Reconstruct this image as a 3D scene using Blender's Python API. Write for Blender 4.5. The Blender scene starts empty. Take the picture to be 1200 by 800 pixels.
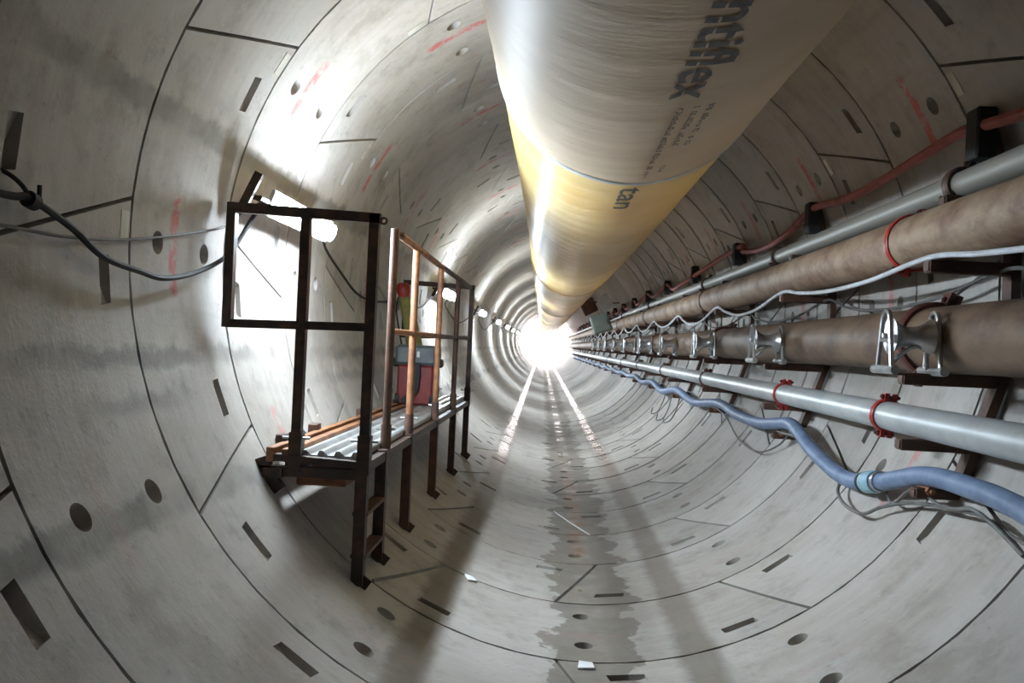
import bpy, bmesh, math, random
from mathutils import Vector, Matrix
random.seed(7)
S = bpy.context.scene
C = S.collection
PI = math.pi
R = 2.0                      # inner radius of the lining
Y0, W = 3.4327, 0.99452      # first ring joint and ring width

# ------------------------------------------------------------------ camera, world, exposure
def set_camera():
    yaw, pitch, roll = -0.0509, 0.003857, math.radians(2.6)
    f = Vector((math.sin(yaw)*math.cos(pitch), math.cos(yaw)*math.cos(pitch), math.sin(pitch)))
    r = f.cross(Vector((0, 0, 1))).normalized(); u = r.cross(f)
    r2 = math.cos(roll)*r + math.sin(roll)*u; u2 = -math.sin(roll)*r + math.cos(roll)*u
    cam = bpy.data.cameras.new('camera'); o = bpy.data.objects.new('camera', cam); C.objects.link(o)
    m = Matrix((r2, u2, -f)).transposed().to_4x4(); m.translation = (-0.2276, 0, -0.38)
    o.matrix_world = m
    cam.sensor_width = 36; cam.lens = 30.0; cam.clip_start = 0.02; cam.clip_end = 400
    S.camera = o
set_camera()
world = bpy.data.worlds.new('daylight'); S.world = world; world.use_nodes = True
bg = world.node_tree.nodes['Background']
bg.inputs[0].default_value = (1.0, 0.93, 0.97, 1); bg.inputs[1].default_value = 22.0
S.view_settings.view_transform = 'Standard'; S.view_settings.look = 'None'
S.view_settings.gamma = 1.0; S.view_settings.exposure = 0.30
S.view_settings.use_curve_mapping = False
LAMP = 255.0                 # radiance of the tubes

def bend(y):                 # the drive swings gently to the left further in
    if y <= 5: return 0.0
    if y < 11: return -0.0155*(y-5)**2/12
    return -0.0155*(y-8)

# ------------------------------------------------------------------ materials
class NT:
    def __init__(s, name):
        s.m = bpy.data.materials.new(name); s.m.use_nodes = True
        s.t = s.m.node_tree; s.b = s.t.nodes['Principled BSDF']; s.out = s.t.nodes['Material Output']
    def n(s, kind, **kw):
        x = s.t.nodes.new(kind)
        for k, v in kw.items(): setattr(x, k, v)
        return x
    def l(s, a, b): s.t.links.new(a, b)
    def val(s, sock, v):
        if isinstance(v, bpy.types.NodeSocket): s.l(v, sock)
        else: sock.default_value = v
    def math(s, op, a, b=0.0, c=0.0, clamp=False):
        x = s.n('ShaderNodeMath', operation=op, use_clamp=clamp)
        s.val(x.inputs[0], a); s.val(x.inputs[1], b); s.val(x.inputs[2], c); return x.outputs[0]
    def smooth(s, v, a, b, lo=0.0, hi=1.0):
        x = s.n('ShaderNodeMapRange', interpolation_type='SMOOTHSTEP')
        s.val(x.inputs['Value'], v); x.inputs['From Min'].default_value = a; x.inputs['From Max'].default_value = b
        x.inputs['To Min'].default_value = lo; x.inputs['To Max'].default_value = hi; return x.outputs['Result']
    def noise(s, vec, scale, detail=4, rough=0.55, out='Fac'):
        x = s.n('ShaderNodeTexNoise'); s.l(vec, x.inputs['Vector'])
        x.inputs['Scale'].default_value = scale; x.inputs['Detail'].default_value = detail
        x.inputs['Roughness'].default_value = rough; return x.outputs[out]
    def mix(s, f, a, b, mode='MIX'):
        x = s.n('ShaderNodeMix', data_type='RGBA', blend_type=mode)
        s.val(x.inputs[0], f); s.val(x.inputs[6], a); s.val(x.inputs[7], b); return x.outputs[2]
    def vec(s, x, y, z):
        v = s.n('ShaderNodeCombineXYZ'); s.val(v.inputs[0], x); s.val(v.inputs[1], y); s.val(v.inputs[2], z); return v.outputs[0]
    def bump(s, h, strength, dist=0.01):
        x = s.n('ShaderNodeBump'); x.inputs['Strength'].default_value = strength
        x.inputs['Distance'].default_value = dist; s.l(h, x.inputs['Height']); s.l(x.outputs[0], s.b.inputs['Normal'])
    def set(s, **kw):
        for k, v in kw.items(): s.val(s.b.inputs[k.replace('_', ' ')], v)

def rgb(r, g, b): return (r, g, b, 1)

def mat_concrete():
    t = NT('precast_concrete')
    pos = t.n('ShaderNodeNewGeometry').outputs['Position']
    sp = t.n('ShaderNodeSeparateXYZ'); t.l(pos, sp.inputs[0]); x, y, z = sp.outputs
    dx = t.math('MULTIPLY', t.math('MAXIMUM', t.math('SUBTRACT', y, 8.0), 0.0), 0.0155)
    xa = t.math('ADD', x, dx)
    phi = t.math('MULTIPLY', t.math('ARCTAN2', xa, t.math('MULTIPLY', z, -1.0)), 180/PI)   # degrees from the invert, + right
    arc = t.math('MULTIPLY', phi, PI/180*R)
    uv = t.vec(arc, y, 0.0)
    n1 = t.noise(pos, 0.9, 5, 0.6); n2 = t.noise(pos, 6.0, 6, 0.65); n3 = t.noise(pos, 55.0, 3, 0.6)
    streak = t.noise(t.vec(t.math('MULTIPLY', arc, 0.5), t.math('MULTIPLY', y, 7.0), 3.0), 2.2, 5, 0.6)
    drag = t.noise(t.vec(t.math('MULTIPLY', arc, 3.0), t.math('MULTIPLY', y, 0.35), 9.0), 1.6, 4, 0.6)
    obj = t.n('ShaderNodeObjectInfo')
    dirt = t.noise(pos, 2.3, 7, .68); speck = t.noise(pos, 24.0, 4, .7)
    col = t.mix(t.smooth(n1, 0.3, 0.7), rgb(.45, .40, .35), rgb(.585, .55, .51))
    col = t.mix(t.smooth(streak, 0.35, 0.75, 0, .32), col, rgb(.66, .66, .64))
    col = t.mix(t.smooth(n2, 0.50, 0.75, 0, .5), col, rgb(.31, .285, .245))
    col = t.mix(t.smooth(drag, 0.58, 0.75, 0, .3), col, rgb(.30, .285, .25))
    col = t.mix(t.smooth(dirt, .50, .68, 0, .42), col, rgb(.30, .255, .20))
    col = t.mix(t.smooth(speck, .60, .74, 0, .35), col, rgb(.24, .21, .18))
    col = t.mix(t.smooth(speck, .40, .28, 0, .25), col, rgb(.74, .73, .70))
    v = t.smooth(obj.outputs['Random'], 0, 1, .73, .87)
    col = t.mix(1.0, col, t.vec(v, v, v), 'MULTIPLY')
    # lines of grout smear left along the wall
    def band(c, w, soft, jit):
        e = t.math('ADD', phi, t.math('MULTIPLY', t.math('SUBTRACT', n2, 0.5), jit))
        d = t.math('ABSOLUTE', t.math('SUBTRACT', e, c))
        return t.smooth(d, w, w+soft, 1.0, 0.0)
    for c, w, k in ((-75.5, .4, .6), (-58, 1.0, .65), (-106, .8, .6), (-70, .3, .35)):
        col = t.mix(t.math('MULTIPLY', band(c, w, 1.6, 5.0), t.math('MULTIPLY', t.smooth(n1, .38, .62), k)), col, rgb(.09, .085, .075))
    # wheel tracks of dried and wet mud either side of the invert
    tr = t.math('MAXIMUM', band(-24.2, 1.4, 2.6, 3.0), band(16.6, 1.4, 2.6, 3.0))
    far = t.smooth(y, 7.5, 12.0)
    trk = t.math('MULTIPLY', tr, .72)
    col = t.mix(trk, col, rgb(.125, .098, .070))
    # puddled water along the invert, ragged outline
    ragged = t.noise(t.vec(t.math('MULTIPLY', arc, 2.4), t.math('MULTIPLY', y, 2.6), 1.0), 1.5, 5, .6)
    wd = t.math('ABSOLUTE', t.math('SUBTRACT', phi, 1.6))
    wd = t.math('ADD', wd, t.math('MULTIPLY', t.math('SUBTRACT', ragged, .5), 16.0))
    wet = t.smooth(wd, 6.6, 7.4, 1.0, 0.0)
    col = t.mix(t.math('MULTIPLY', wet, .68), col, rgb(.115, .094, .068))
    rust = t.math('MULTIPLY', t.smooth(t.math('ABSOLUTE', t.math('SUBTRACT', phi, 1.0)), .8, 3.0, 1., 0.),
                  t.math('MULTIPLY', t.smooth(n2, .4, .6), t.math('MULTIPLY', t.smooth(y, 6.2, 7.2), t.smooth(y, 9, 13, 1, 0))))
    col = t.mix(t.math('MULTIPLY', rust, .6), col, rgb(.30, .13, .06))
    # red spray line across the middle of a segment
    oc = t.n('ShaderNodeTexCoord').outputs['Object']
    so = t.n('ShaderNodeSeparateXYZ'); t.l(oc, so.inputs[0])
    pa = t.n('ShaderNodeAttribute', attribute_type='OBJECT', attribute_name='paint').outputs['Fac']
    wob = t.math('MULTIPLY', t.math('SUBTRACT', t.noise(oc, 14.0, 3), .5), .02)
    ey = t.math('ABSOLUTE', t.math('ADD', t.math('SUBTRACT', so.outputs[1], .40), wob))
    ex = t.math('ABSOLUTE', so.outputs[0])
    line = t.math('MULTIPLY', t.smooth(ey, .030, .048, 1, 0), t.smooth(ex, .20, .25, 1, 0))
    brk = t.smooth(t.noise(t.n('ShaderNodeNewGeometry').outputs['Position'], 13.0, 4, .7), .38, .56)
    mask = t.math('MULTIPLY', t.math('MULTIPLY', line, brk), pa)
    col = t.mix(t.math('MULTIPLY', mask, .85), col, rgb(.55, .085, .085))
    ro = t.math('ADD', .62, t.math('MULTIPLY', n2, .25))
    puds = t.smooth(t.noise(t.vec(arc, t.math('MULTIPLY', y, 2.2), 5.0), 1.4, 3, .6), .25, .45)
    ro = t.math('SUBTRACT', ro, t.math('MULTIPLY', tr, t.math('ADD', .05, t.math('MULTIPLY', t.math('MULTIPLY', far, puds), .42))))
    pud = t.math('MULTIPLY', t.math('MULTIPLY', wet, t.smooth(t.noise(pos, 2.6, 3), .35, .68)), t.smooth(t.math('ABSOLUTE', t.math('SUBTRACT', phi, 1.4)), 1.2, 3.2, 1., .25))
    ro = t.math('MAXIMUM', t.math('SUBTRACT', ro, t.math('MULTIPLY', pud, .50)), .20)
    t.set(Base_Color=col, Roughness=ro)
    h = t.math('ADD', t.math('MULTIPLY', n2, .5), t.math('MULTIPLY', n3, .25))
    h = t.math('ADD', h, t.math('MULTIPLY', streak, .35))
    t.bump(h, .42, .014)
    return t.m

def mat_plain(name, c, rough=.6, metal=0.0, var=.25, scale=8.0, bump=.15, c2=None, stretch=None):
    t = NT(name)
    oc = t.n('ShaderNodeNewGeometry').outputs['Position']
    if stretch:
        mp = t.n('ShaderNodeMapping'); mp.inputs['Scale'].default_value = stretch; t.l(oc, mp.inputs[0]); oc = mp.outputs[0]
    n = t.noise(oc, scale, 5, .6); n2 = t.noise(oc, scale*6, 3, .6)
    c2 = c2 or tuple(max(0, v*(1-var*2)) for v in c)
    col = t.mix(t.smooth(n, .35, .68), rgb(*c), rgb(*c2))
    col = t.mix(t.smooth(n2, .5, .8, 0, var), col, rgb(*[min(1, v*1.4) for v in c]))
    t.set(Base_Color=col, Roughness=rough, Metallic=metal)
    if bump: t.bump(n2, bump, .004)
    return t.m

def mat_duct(name, c, c2, transl, rough, bscale, spec=.5):
    t = NT(name)
    pos = t.n('ShaderNodeNewGeometry').outputs['Position']
    sp = t.n('ShaderNodeSeparateXYZ'); t.l(pos, sp.inputs[0]); x, y, z = sp.outputs
    ang = t.math('ARCTAN2', t.math('SUBTRACT', x, .1), t.math('SUBTRACT', 1.185, z))
    v = t.vec(t.math('MULTIPLY', ang, .9), t.math('ADD', t.math('MULTIPLY', y, bscale), t.math('MULTIPLY', ang, 1.2)), 0.0)
    wr = t.noise(v, 3.0, 5, .62); fine = t.noise(v, 14.0, 3, .6); big = t.noise(pos, 1.2, 3)
    col = t.mix(t.smooth(big, .35, .65), rgb(*c), rgb(*c2))
    col = t.mix(t.smooth(wr, .55, .8, 0, .35), col, rgb(*[v*.7 for v in c2]))
    t.set(Base_Color=col, Roughness=rough, Specular_IOR_Level=spec)
    t.bump(t.math('ADD', wr, t.math('MULTIPLY', fine, .25)), .3, .02)
    tr = t.n('ShaderNodeBsdfTranslucent'); t.l(col, tr.inputs['Color'])
    mx = t.n('ShaderNodeMixShader'); mx.inputs[0].default_value = transl
    t.l(t.b.outputs[0], mx.inputs[1]); t.l(tr.outputs[0], mx.inputs[2]); t.l(mx.outputs[0], t.out.inputs['Surface'])
    return t.m

def mat_emit(name, c, k):
    t = NT(name); t.set(Base_Color=rgb(.9, .9, .9), Emission_Color=rgb(*c), Emission_Strength=k); return t.m

M = {}
M['concrete'] = mat_concrete()
M['gasket'] = mat_plain('black_gasket_rubber', (.075, .068, .058), .9, 0, .2, 5, 0)
M['packer'] = mat_plain('pale_joint_packer', (.62, .60, .52), .7, 0, .15, 6, 0)
M['dark_steel'] = mat_plain('dark_painted_steel', (.040, .028, .024), .5, .3, .3, 14, .15, (.085, .045, .028))
M['rust_steel'] = mat_plain('rusted_scaffold_steel', (.32, .145, .065), .62, .2, .25, 9, .2, (.15, .064, .035))
M['brown_steel'] = mat_plain('brown_steel', (.12, .06, .038), .6, .2, .3, 9, .2, (.06, .034, .026))
M['rust_pipe'] = mat_plain('rusted_pipe', (.31, .225, .15), .6, .1, .30, 4.5, .3, (.13, .066, .038), (1, .6, 1))
M['rust_pipe2'] = mat_plain('brown_rusted_pipe', (.20, .135, .09), .55, .1, .32, 4.5, .3, (.085, .05, .034), (1, .6, 1))
M['galv'] = mat_plain('galvanised_pipe', (.50, .53, .54), .38, .35, .1, 5, .05, (.40, .43, .44))
M['deck'] = mat_plain('galvanised_deck', (.52, .55, .57), .34, .55, .12, 9, .08, (.38, .40, .41))
M['grey_pipe'] = mat_plain('grey_steel_pipe', (.20, .19, .165), .45, .25, .2, 5, .1, (.2, .19, .17))
M['zinc'] = mat_plain('zinc_plated_steel', (.55, .56, .57), .3, .75, .12, 10, .05, (.38, .39, .40))
M['red_clamp'] = mat_plain('red_painted_clamp', (.42, .035, .03), .35, 0, .2, 14, .1, (.24, .02, .018))
M['brown_clamp'] = mat_plain('brown_painted_clamp', (.14, .045, .035), .45, .1, .2, 14, .1, (.08, .03, .025))
M['black'] = mat_plain('black_rubber', (.02, .02, .021), .75, 0, .2, 10, .05)
M['grey_cable'] = mat_plain('grey_cable_sheath', (.16, .155, .145), .6, 0, .2, 10, .05)
M['white_hose'] = mat_plain('pale_plastic_hose', (.60, .63, .68), .45, 0, .1, 8, .05)
M['blue_hose'] = mat_plain('blue_layflat_hose', (.17, .24, .37), .5, 0, .15, 9, .15, (.11, .16, .27))
M['blue_fit'] = mat_plain('pale_blue_fitting', (.28, .46, .56), .45, 0, .12, 9, .1)
M['red_hose'] = mat_plain('dusty_red_hose', (.36, .095, .085), .6, 0, .2, 7, .1, (.24, .07, .06))
M['red_box'] = mat_plain('red_plastic', (.20, .024, .022), .45, 0, .2, 7, .05, (.13, .016, .016))
M['slate'] = mat_plain('slate_plastic', (.10, .12, .13), .45, 0, .2, 7, .05)
M['latch'] = mat_plain('white_latch', (.75, .75, .75), .4, 0, .05, 7, 0)
M['olive'] = mat_plain('olive_canvas', (.27, .26, .07), .75, 0, .2, 12, .2, (.17, .165, .05))
M['white'] = mat_plain('white_enamel', (.72, .72, .72), .4, 0, .05, 7, 0)
M['paper'] = mat_plain('white_paper_and_glint', (.85, .85, .85), .7, 0, .05, 7, 0)
M['cabinet'] = mat_plain('grey_green_cabinet', (.13, .145, .125), .5, 0, .12, 6, .05)
M['ink'] = mat_plain('faded_black_print', (.055, .052, .055), .6, 0, .25, 30, 0, (.13, .12, .105))
M['film'] = mat_duct('film_covered_duct_cloth', (.74, .61, .46), (.65, .53, .39), .30, .5, 5.0, .4)
M['yellow'] = mat_duct('yellow_duct_cloth', (.82, .62, .28), (.74, .51, .19), .34, .36, 3.0)
M['seam'] = mat_plain('blue_grey_welt', (.68, .71, .71), .4, 0, .15, 8, .05)
M['added_back_cap'] = mat_plain('grey_back_cap', (.3, .29, .27), .8, 0, .2, 3, .1)
M['tube'] = mat_emit('lit_fluorescent_tube', (.82, .965, 1.09), LAMP)

# ------------------------------------------------------------------ mesh helpers
def sharp(me, deg=35):
    me.shade_smooth(); me.set_sharp_from_angle(angle=math.radians(deg))

def box(bm, lo, hi, bev=0.0):
    m = Matrix.Translation([(a+b)/2 for a, b in zip(lo, hi)]) @ Matrix.Diagonal([abs(b-a) for a, b in zip(lo, hi)] + [1])
    r = bmesh.ops.create_cube(bm, size=1, matrix=m)
    if bev:
        es = list({e for v in r['verts'] for e in v.link_edges})
        bmesh.ops.bevel(bm, geom=es, offset=bev, segments=1, affect='EDGES')
    return bm

def sweep(bm, pts, prof, up=None, cap=True):
    """sweep a closed 2D profile along a polyline"""
    pts = [Vector(p) for p in pts]; n = len(pts); rings = []
    prev = None
    for i, p in enumerate(pts):
        d = (pts[min(i+1, n-1)] - pts[max(i-1, 0)])
        d.normalize()
        if prev is None:
            a = Vector(up) if up else (Vector((0, 0, 1)) if abs(d.z) < .9 else Vector((1, 0, 0)))
            s = d.cross(a).normalized()
        else:
            s = prev - d*prev.dot(d); s.normalize()
        prev = s; q = s.cross(d).normalized()
        rings.append([bm.verts.new(p + s*a + q*b) for a, b in prof])
    k = len(prof)
    for i in range(n-1):
        for j in range(k):
            bm.faces.new((rings[i][j], rings[i][(j+1) % k], rings[i+1][(j+1) % k], rings[i+1][j]))
    if cap:
        bm.faces.new(rings[0]); bm.faces.new(rings[-1][::-1])
    return bm

def circ(r, n=10): return [(r*math.cos(2*PI*i/n), r*math.sin(2*PI*i/n)) for i in range(n)]
def rect(a, b): return [(-a/2, -b/2), (a/2, -b/2), (a/2, b/2), (-a/2, b/2)]
def tube(bm, pts, r, n=10): return sweep(bm, pts, circ(r, n))
def bar(bm, a, b, w, h=None, up=(0, 0, 1)): 
    d = Vector(b)-Vector(a)
    if abs(d.normalized().dot(Vector(up))) > .95: up = (1, 0, 0)
    return sweep(bm, [a, b], rect(w, h or w), up)

def lathe(bm, prof, axis, origin, n=24, close=True):
    """revolve (t, r) profile around an axis"""
    ax = Vector(axis).normalized(); a = Vector((0, 0, 1)) if abs(ax.z) < .9 else Vector((1, 0, 0))
    s = ax.cross(a).normalized(); q = ax.cross(s); o = Vector(origin); rings = []
    for t, r in prof:
        rings.append([bm.verts.new(o + ax*t + (s*math.cos(2*PI*i/n) + q*math.sin(2*PI*i/n))*r) for i in range(n)])
    m = len(prof)
    for i in range(m if close else m-1):
        A, B = rings[i], rings[(i+1) % m]
        for j in range(n): bm.faces.new((A[j], A[(j+1) % n], B[(j+1) % n], B[j]))
    return bm

def spline(pts, per=8):
    P = [Vector(p) for p in pts]; P = [P[0]*2-P[1]] + P + [P[-1]*2-P[-2]]; out = []
    for i in range(1, len(P)-2):
        for k in range(per):
            t = k/per; a, b, c, d = P[i-1:i+3]
            out.append(.5*((2*b) + (c-a)*t + (2*a-5*b+4*c-d)*t*t + (3*b-3*c+d-a)*t**3))
    out.append(P[-2]); return out

def mesh_obj(name, bm, mat, parent=None, deg=35, smooth=True):
    if parent is not None:
        bmesh.ops.translate(bm, verts=bm.verts, vec=-Vector(parent['_o']))
    bmesh.ops.recalc_face_normals(bm, faces=bm.faces)
    me = bpy.data.meshes.new(name); bm.to_mesh(me); bm.free()
    if mat: me.materials.append(M[mat])
    if smooth: sharp(me, deg)
    o = bpy.data.objects.new(name, me); C.objects.link(o)
    if parent is not None: o.parent = parent
    return o

def tag(o, label, cat, group=None):
    o['label'] = label; o['category'] = cat
    if group: o['group'] = group
    return o

def thing(name, label, cat, loc=(0, 0, 0), group=None):
    o = bpy.data.objects.new(name, None); C.objects.link(o); o.location = loc
    o['_o'] = tuple(float(v) for v in loc); o.empty_display_size = .1
    return tag(o, label, cat, group)

def part(root, name, bm, mat, deg=35, label=None):
    """mesh given in world coordinates, hung under a root (or under a part of that root)"""
    o = mesh_obj(name, bm, mat, root, deg); o['_o'] = (root['_o'][0], root['_o'][1], root['_o'][2])
    if label: o['label'] = label
    return o

def single(name, bm, mat, label, cat, loc, group=None, deg=35):
    """a thing that is one mesh, its origin at loc"""
    bmesh.ops.translate(bm, verts=bm.verts, vec=-Vector(loc))
    o = mesh_obj(name, bm, mat, None, deg); o.location = loc
    return tag(o, label, cat, group)

def dup(root, loc, label=None):
    r = root.copy(); C.objects.link(r); r.location = loc
    if label: r['label'] = label
    for ch in root.children:
        c = ch.copy(); C.objects.link(c); c.parent = r
        for g in ch.children:
            d = g.copy(); C.objects.link(d); d.parent = c
    return r

NB = bmesh.new
def on_wall(deg, y, r=R):   # deg from the crown, + to the right
    a = math.radians(deg); return Vector((r*math.sin(a)+bend(y), y, r*math.cos(a)))

# ------------------------------------------------------------------ tunnel lining
def build_backing():
    bm = NB(); n = 48; prev = None
    for i in range(90):
        y = -8.55 + i*.96
        if y > 71.5: break
        ring = [bm.verts.new((2.088*math.sin(2*PI*j/n)+bend(y), y, 2.088*math.cos(2*PI*j/n))) for j in range(n)]
        if prev:
            for j in range(n): bm.faces.new((prev[j], prev[(j+1) % n], ring[(j+1) % n], ring[j]))
        prev = ring
    o = mesh_obj('wall_tunnel', bm, 'gasket'); o['kind'] = 'structure'; o['_o'] = (0., 0., 0.)
    o['label'] = 'round tunnel wall of precast concrete lining rings'
    return o
tunnel = build_backing()

def seg_mesh(sa, ta, sb, tb):
    """one 60 degree lining segment centred on the crown, y from 0 to W"""
    gap = .0095; dth = math.degrees(gap/R); v0, v1 = gap/W, 1-gap/W
    def actual(t0, v):
        wa = max(0, min(1, (-12-t0)/18)); wb = max(0, min(1, (t0-12)/18))
        return t0 + 4.5*(2*v-1)*(sa*wa + sb*wb)
    def nominal(t, v):
        lo, hi = -30, 30
        for _ in range(40):
            m = (lo+hi)/2
            if actual(m, v) < t: lo = m
            else: hi = m
        return (lo+hi)/2
    pk = []
    for side, s, ty in ((-1, sa, ta), (1, sb, tb)):
        v, a, b = {('a', -1): ((.2 if s > 0 else .8), 3, 8.4), ('a', 1): ((.8 if s > 0 else .2), 3, 8.4),
                   ('b', -1): ((.72 if s > 0 else .31), 6.5, 12), ('b', 1): ((.31 if s > 0 else .72), 8, 13.5)}[(ty, side)]
        e = nominal(side*(30-a), v); f = nominal(side*(30-b), v)
        pk.append((min(e, f), max(e, f), v-.0375, v+.0375, side))
    cuts = {-30+dth, 30-dth}
    for i in range(-5, 6): cuts.add(i*5.0)
    hc = 1.95
    cuts |= {-hc, hc}; cuts.discard(0.0)
    for p in pk: cuts |= {p[0], p[1]}
    cuts = sorted(cuts); cl = [cuts[0]]
    keep = {round(x, 4) for p in pk for x in p[:2]} | {round(hc, 4), round(-hc, 4)}
    for c in cuts[1:]:
        if c-cl[-1] < .8:
            if round(c, 4) in keep: cl[-1] = c
        else: cl.append(c)
    cl[0] = -30+dth; cl[-1] = 30-dth
    va = sorted({v0, v1, .5} | {x for p in pk for x in p[2:4]})
    vh = [v0, .184, .316, .5, .684, .816, v1]
    bm = NB(); cache = {}
    def V(t0, v, dep=0.0):
        k = (round(t0, 4), round(v, 4), round(dep, 4))
        if k not in cache:
            a = math.radians(actual(t0, v)); cache[k] = bm.verts.new(((R+dep)*math.sin(a), v*W, (R+dep)*math.cos(a)))
        return cache[k]
    def F(*vs):
        try: bm.faces.new(vs)
        except ValueError: pass
    def dep(p, t):
        u = (t-p[0])/(p[1]-p[0]); u = u if p[4] > 0 else 1-u
        return .018 + .066*u
    for a, b in zip(cl[:-1], cl[1:]):
        hole = abs(a+hc) < .01 and abs(b-hc) < .01
        vs = vh if hole else va
        for c, d in zip(vs[:-1], vs[1:]):
            m, q = (a+b)/2, (c+d)/2
            if hole and (abs(q-.25) < .02 or abs(q-.75) < .02):
                rr = .052; ring = []; low = []
                for i in range(16):
                    g = PI/4 + PI*2*i/16 + PI
                    tt = math.degrees(rr*math.cos(g)/R); vv = q + rr*math.sin(g)/W
                    ring.append(V(tt, vv)); low.append(V(tt*.8, q+(vv-q)*.8, .055))
                cor = [V(a, c), V(b, c), V(b, d), V(a, d)]
                for k in range(4):
                    for j in range(4): F(cor[k], ring[(4*k+j-2) % 16], ring[(4*k+j-1) % 16])
                    F(cor[k], ring[(4*k+2) % 16], cor[(k+1) % 4])
                for i in range(16): F(ring[i], ring[(i+1) % 16], low[(i+1) % 16], low[i])
                F(*low); continue
            hit = None
            for p in pk:
                if p[0]-.01 < m < p[1]+.01 and p[2] < q < p[3]: hit = p
            if hit:
                da, db = dep(hit, a), dep(hit, b)
                F(V(a, c, da), V(b, c, db), V(b, d, db), V(a, d, da))
                F(V(a, c), V(b, c), V(b, c, db), V(a, c, da)); F(V(a, d), V(b, d), V(b, d, db), V(a, d, da))
                if abs(a-hit[0]) < .05: F(V(a, c), V(a, d), V(a, d, da), V(a, c, da))
                if abs(b-hit[1]) < .05: F(V(b, c), V(b, d), V(b, d, db), V(b, c, db))
                continue
            F(V(a, c), V(b, c), V(b, d), V(a, d))
        sk = .08
        F(V(a, v0), V(b, v0), V(b, v0, sk), V(a, v0, sk)); F(V(a, v1), V(b, v1), V(b, v1, sk), V(a, v1, sk))
    for t in (cl[0], cl[-1]):
        for c, d in zip(va[:-1], va[1:]): F(V(t, c), V(t, d), V(t, d, .08), V(t, c, .08))
    me = bpy.data.meshes.new('segment'); bm.to_mesh(me); bm.free(); me.materials.append(M['concrete']); sharp(me, 28)
    return me

OVER = {(0, 180): 1, (4, -60): -1, (4, 180): 1, (-1, -90): 1}
def slope(k, j):
    j = ((j+180) % 360)-180
    j = 180 if j == -180 else j
    if (k, j) in OVER: return OVER[(k, j)]
    if k % 2 == 0: return -1 if j > 0 else 1
    return 1 if j > 0 else -1
BJ = {(0, -120), (0, 60), (8, -120), (8, 60)}
seg_cache = {}
def ring_segments(k):
    y = Y0 + W*k
    off = 0 if k % 2 == 0 else 30
    for i in range(6):
        a = -180 + off + 60*i; b = a+60
        nb = ((b+180) % 360)-180
        key = (slope(k, a), 'b' if (k, a) in BJ else 'a', slope(k, b), 'b' if (k, nb) in BJ else 'a')
        if key not in seg_cache: seg_cache[key] = seg_mesh(*key)
        o = bpy.data.objects.new('segment', seg_cache[key]); C.objects.link(o)
        o.parent = tunnel; o.location = (bend(y+W/2), y, 0); o.rotation_euler = (0, math.radians(a+30), 0)
        mid = abs(((a+30+180) % 360)-180)
        o['paint'] = (1.0 if mid < 100 else ((.7 if k == 1 else .12) if mid < 130 else .1)) * random.uniform(.75, 1)
for k in range(-3, 15): ring_segments(k)

def far_ring_mesh():
    bm = NB(); n = 60; g = .011
    prof = ((g, R+.08), (g, R), (W-g, R), (W-g, R+.08))
    rings = [[bm.verts.new((r*math.sin(2*PI*j/n), t, r*math.cos(2*PI*j/n))) for j in range(n)] for t, r in prof]
    for A, B in zip(rings[:-1], rings[1:]):
        for j in range(n): bm.faces.new((A[j], A[(j+1) % n], B[(j+1) % n], B[j]))
    bmesh.ops.recalc_face_normals(bm, faces=bm.faces)
    me = bpy.data.meshes.new('lining_ring'); bm.to_mesh(me); bm.free(); me.materials.append(M['concrete']); sharp(me, 28); return me
frm = far_ring_mesh()
for k in list(range(-12, -3)) + list(range(15, 68)):
    y = Y0 + W*k
    o = bpy.data.objects.new('lining_ring', frm); C.objects.link(o); o.parent = tunnel
    o.location = (bend(y+W/2), y, 0); o.rotation_euler = (0, math.radians(30*(k % 2)), .0155 if y > 9 else 0)

# white strip paints the glint of a wet joint, grey strips lodged in others
def joint_strip(k, j, mat, f0=0.02, f1=.98, name='glint_or_joint_strip', w=.014):
    s = slope(k, j); pts = []
    for i in range(5):
        v = f0+(f1-f0)*i/4; pts.append(on_wall(j + s*4.5*(2*v-1), Y0+W*(k+v), R-.0005))
    bm = NB(); sweep(bm, pts, rect(w, .010), up=pts[0].normalized())
    o = mesh_obj(name, bm, mat, tunnel); return o
joint_strip(4, 180, 'paper', w=.010)
joint_strip(1, -150, 'grey_cable', w=.022); joint_strip(2, 180, 'grey_cable', w=.02)
# small pale plaster pads next to the upper end of the joints
for k, j in ((0, -60), (-1, -90), (1, -30), (0, 60), (2, 60), (4, 60), (2, -60), (6, 60)):
    s = 1 if j < 0 else -1
    v = .93; a = j + slope(k, j)*4.5*(2*v-1) - s*3.0
    bm = NB(); pts = [on_wall(a-1.8, Y0+W*(k+.945), R-.002), on_wall(a, Y0+W*(k+.945), R-.003), on_wall(a+1.8, Y0+W*(k+.945), R-.002)]
    sweep(bm, pts, rect(.006, .06), up=(0, 1, 0)); mesh_obj('plaster_pad', bm, 'packer', tunnel)

bm = NB(); lathe(bm, [(0, .01), (0, 2.08), (.1, 2.08), (.1, .01)], (0, 1, 0), (0, -8.62, 0), 48)  # added unseen disc, keeps sky light from entering behind the camera
o = mesh_obj('added_back_cap', bm, 'added_back_cap'); o['kind'] = 'structure'

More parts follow.
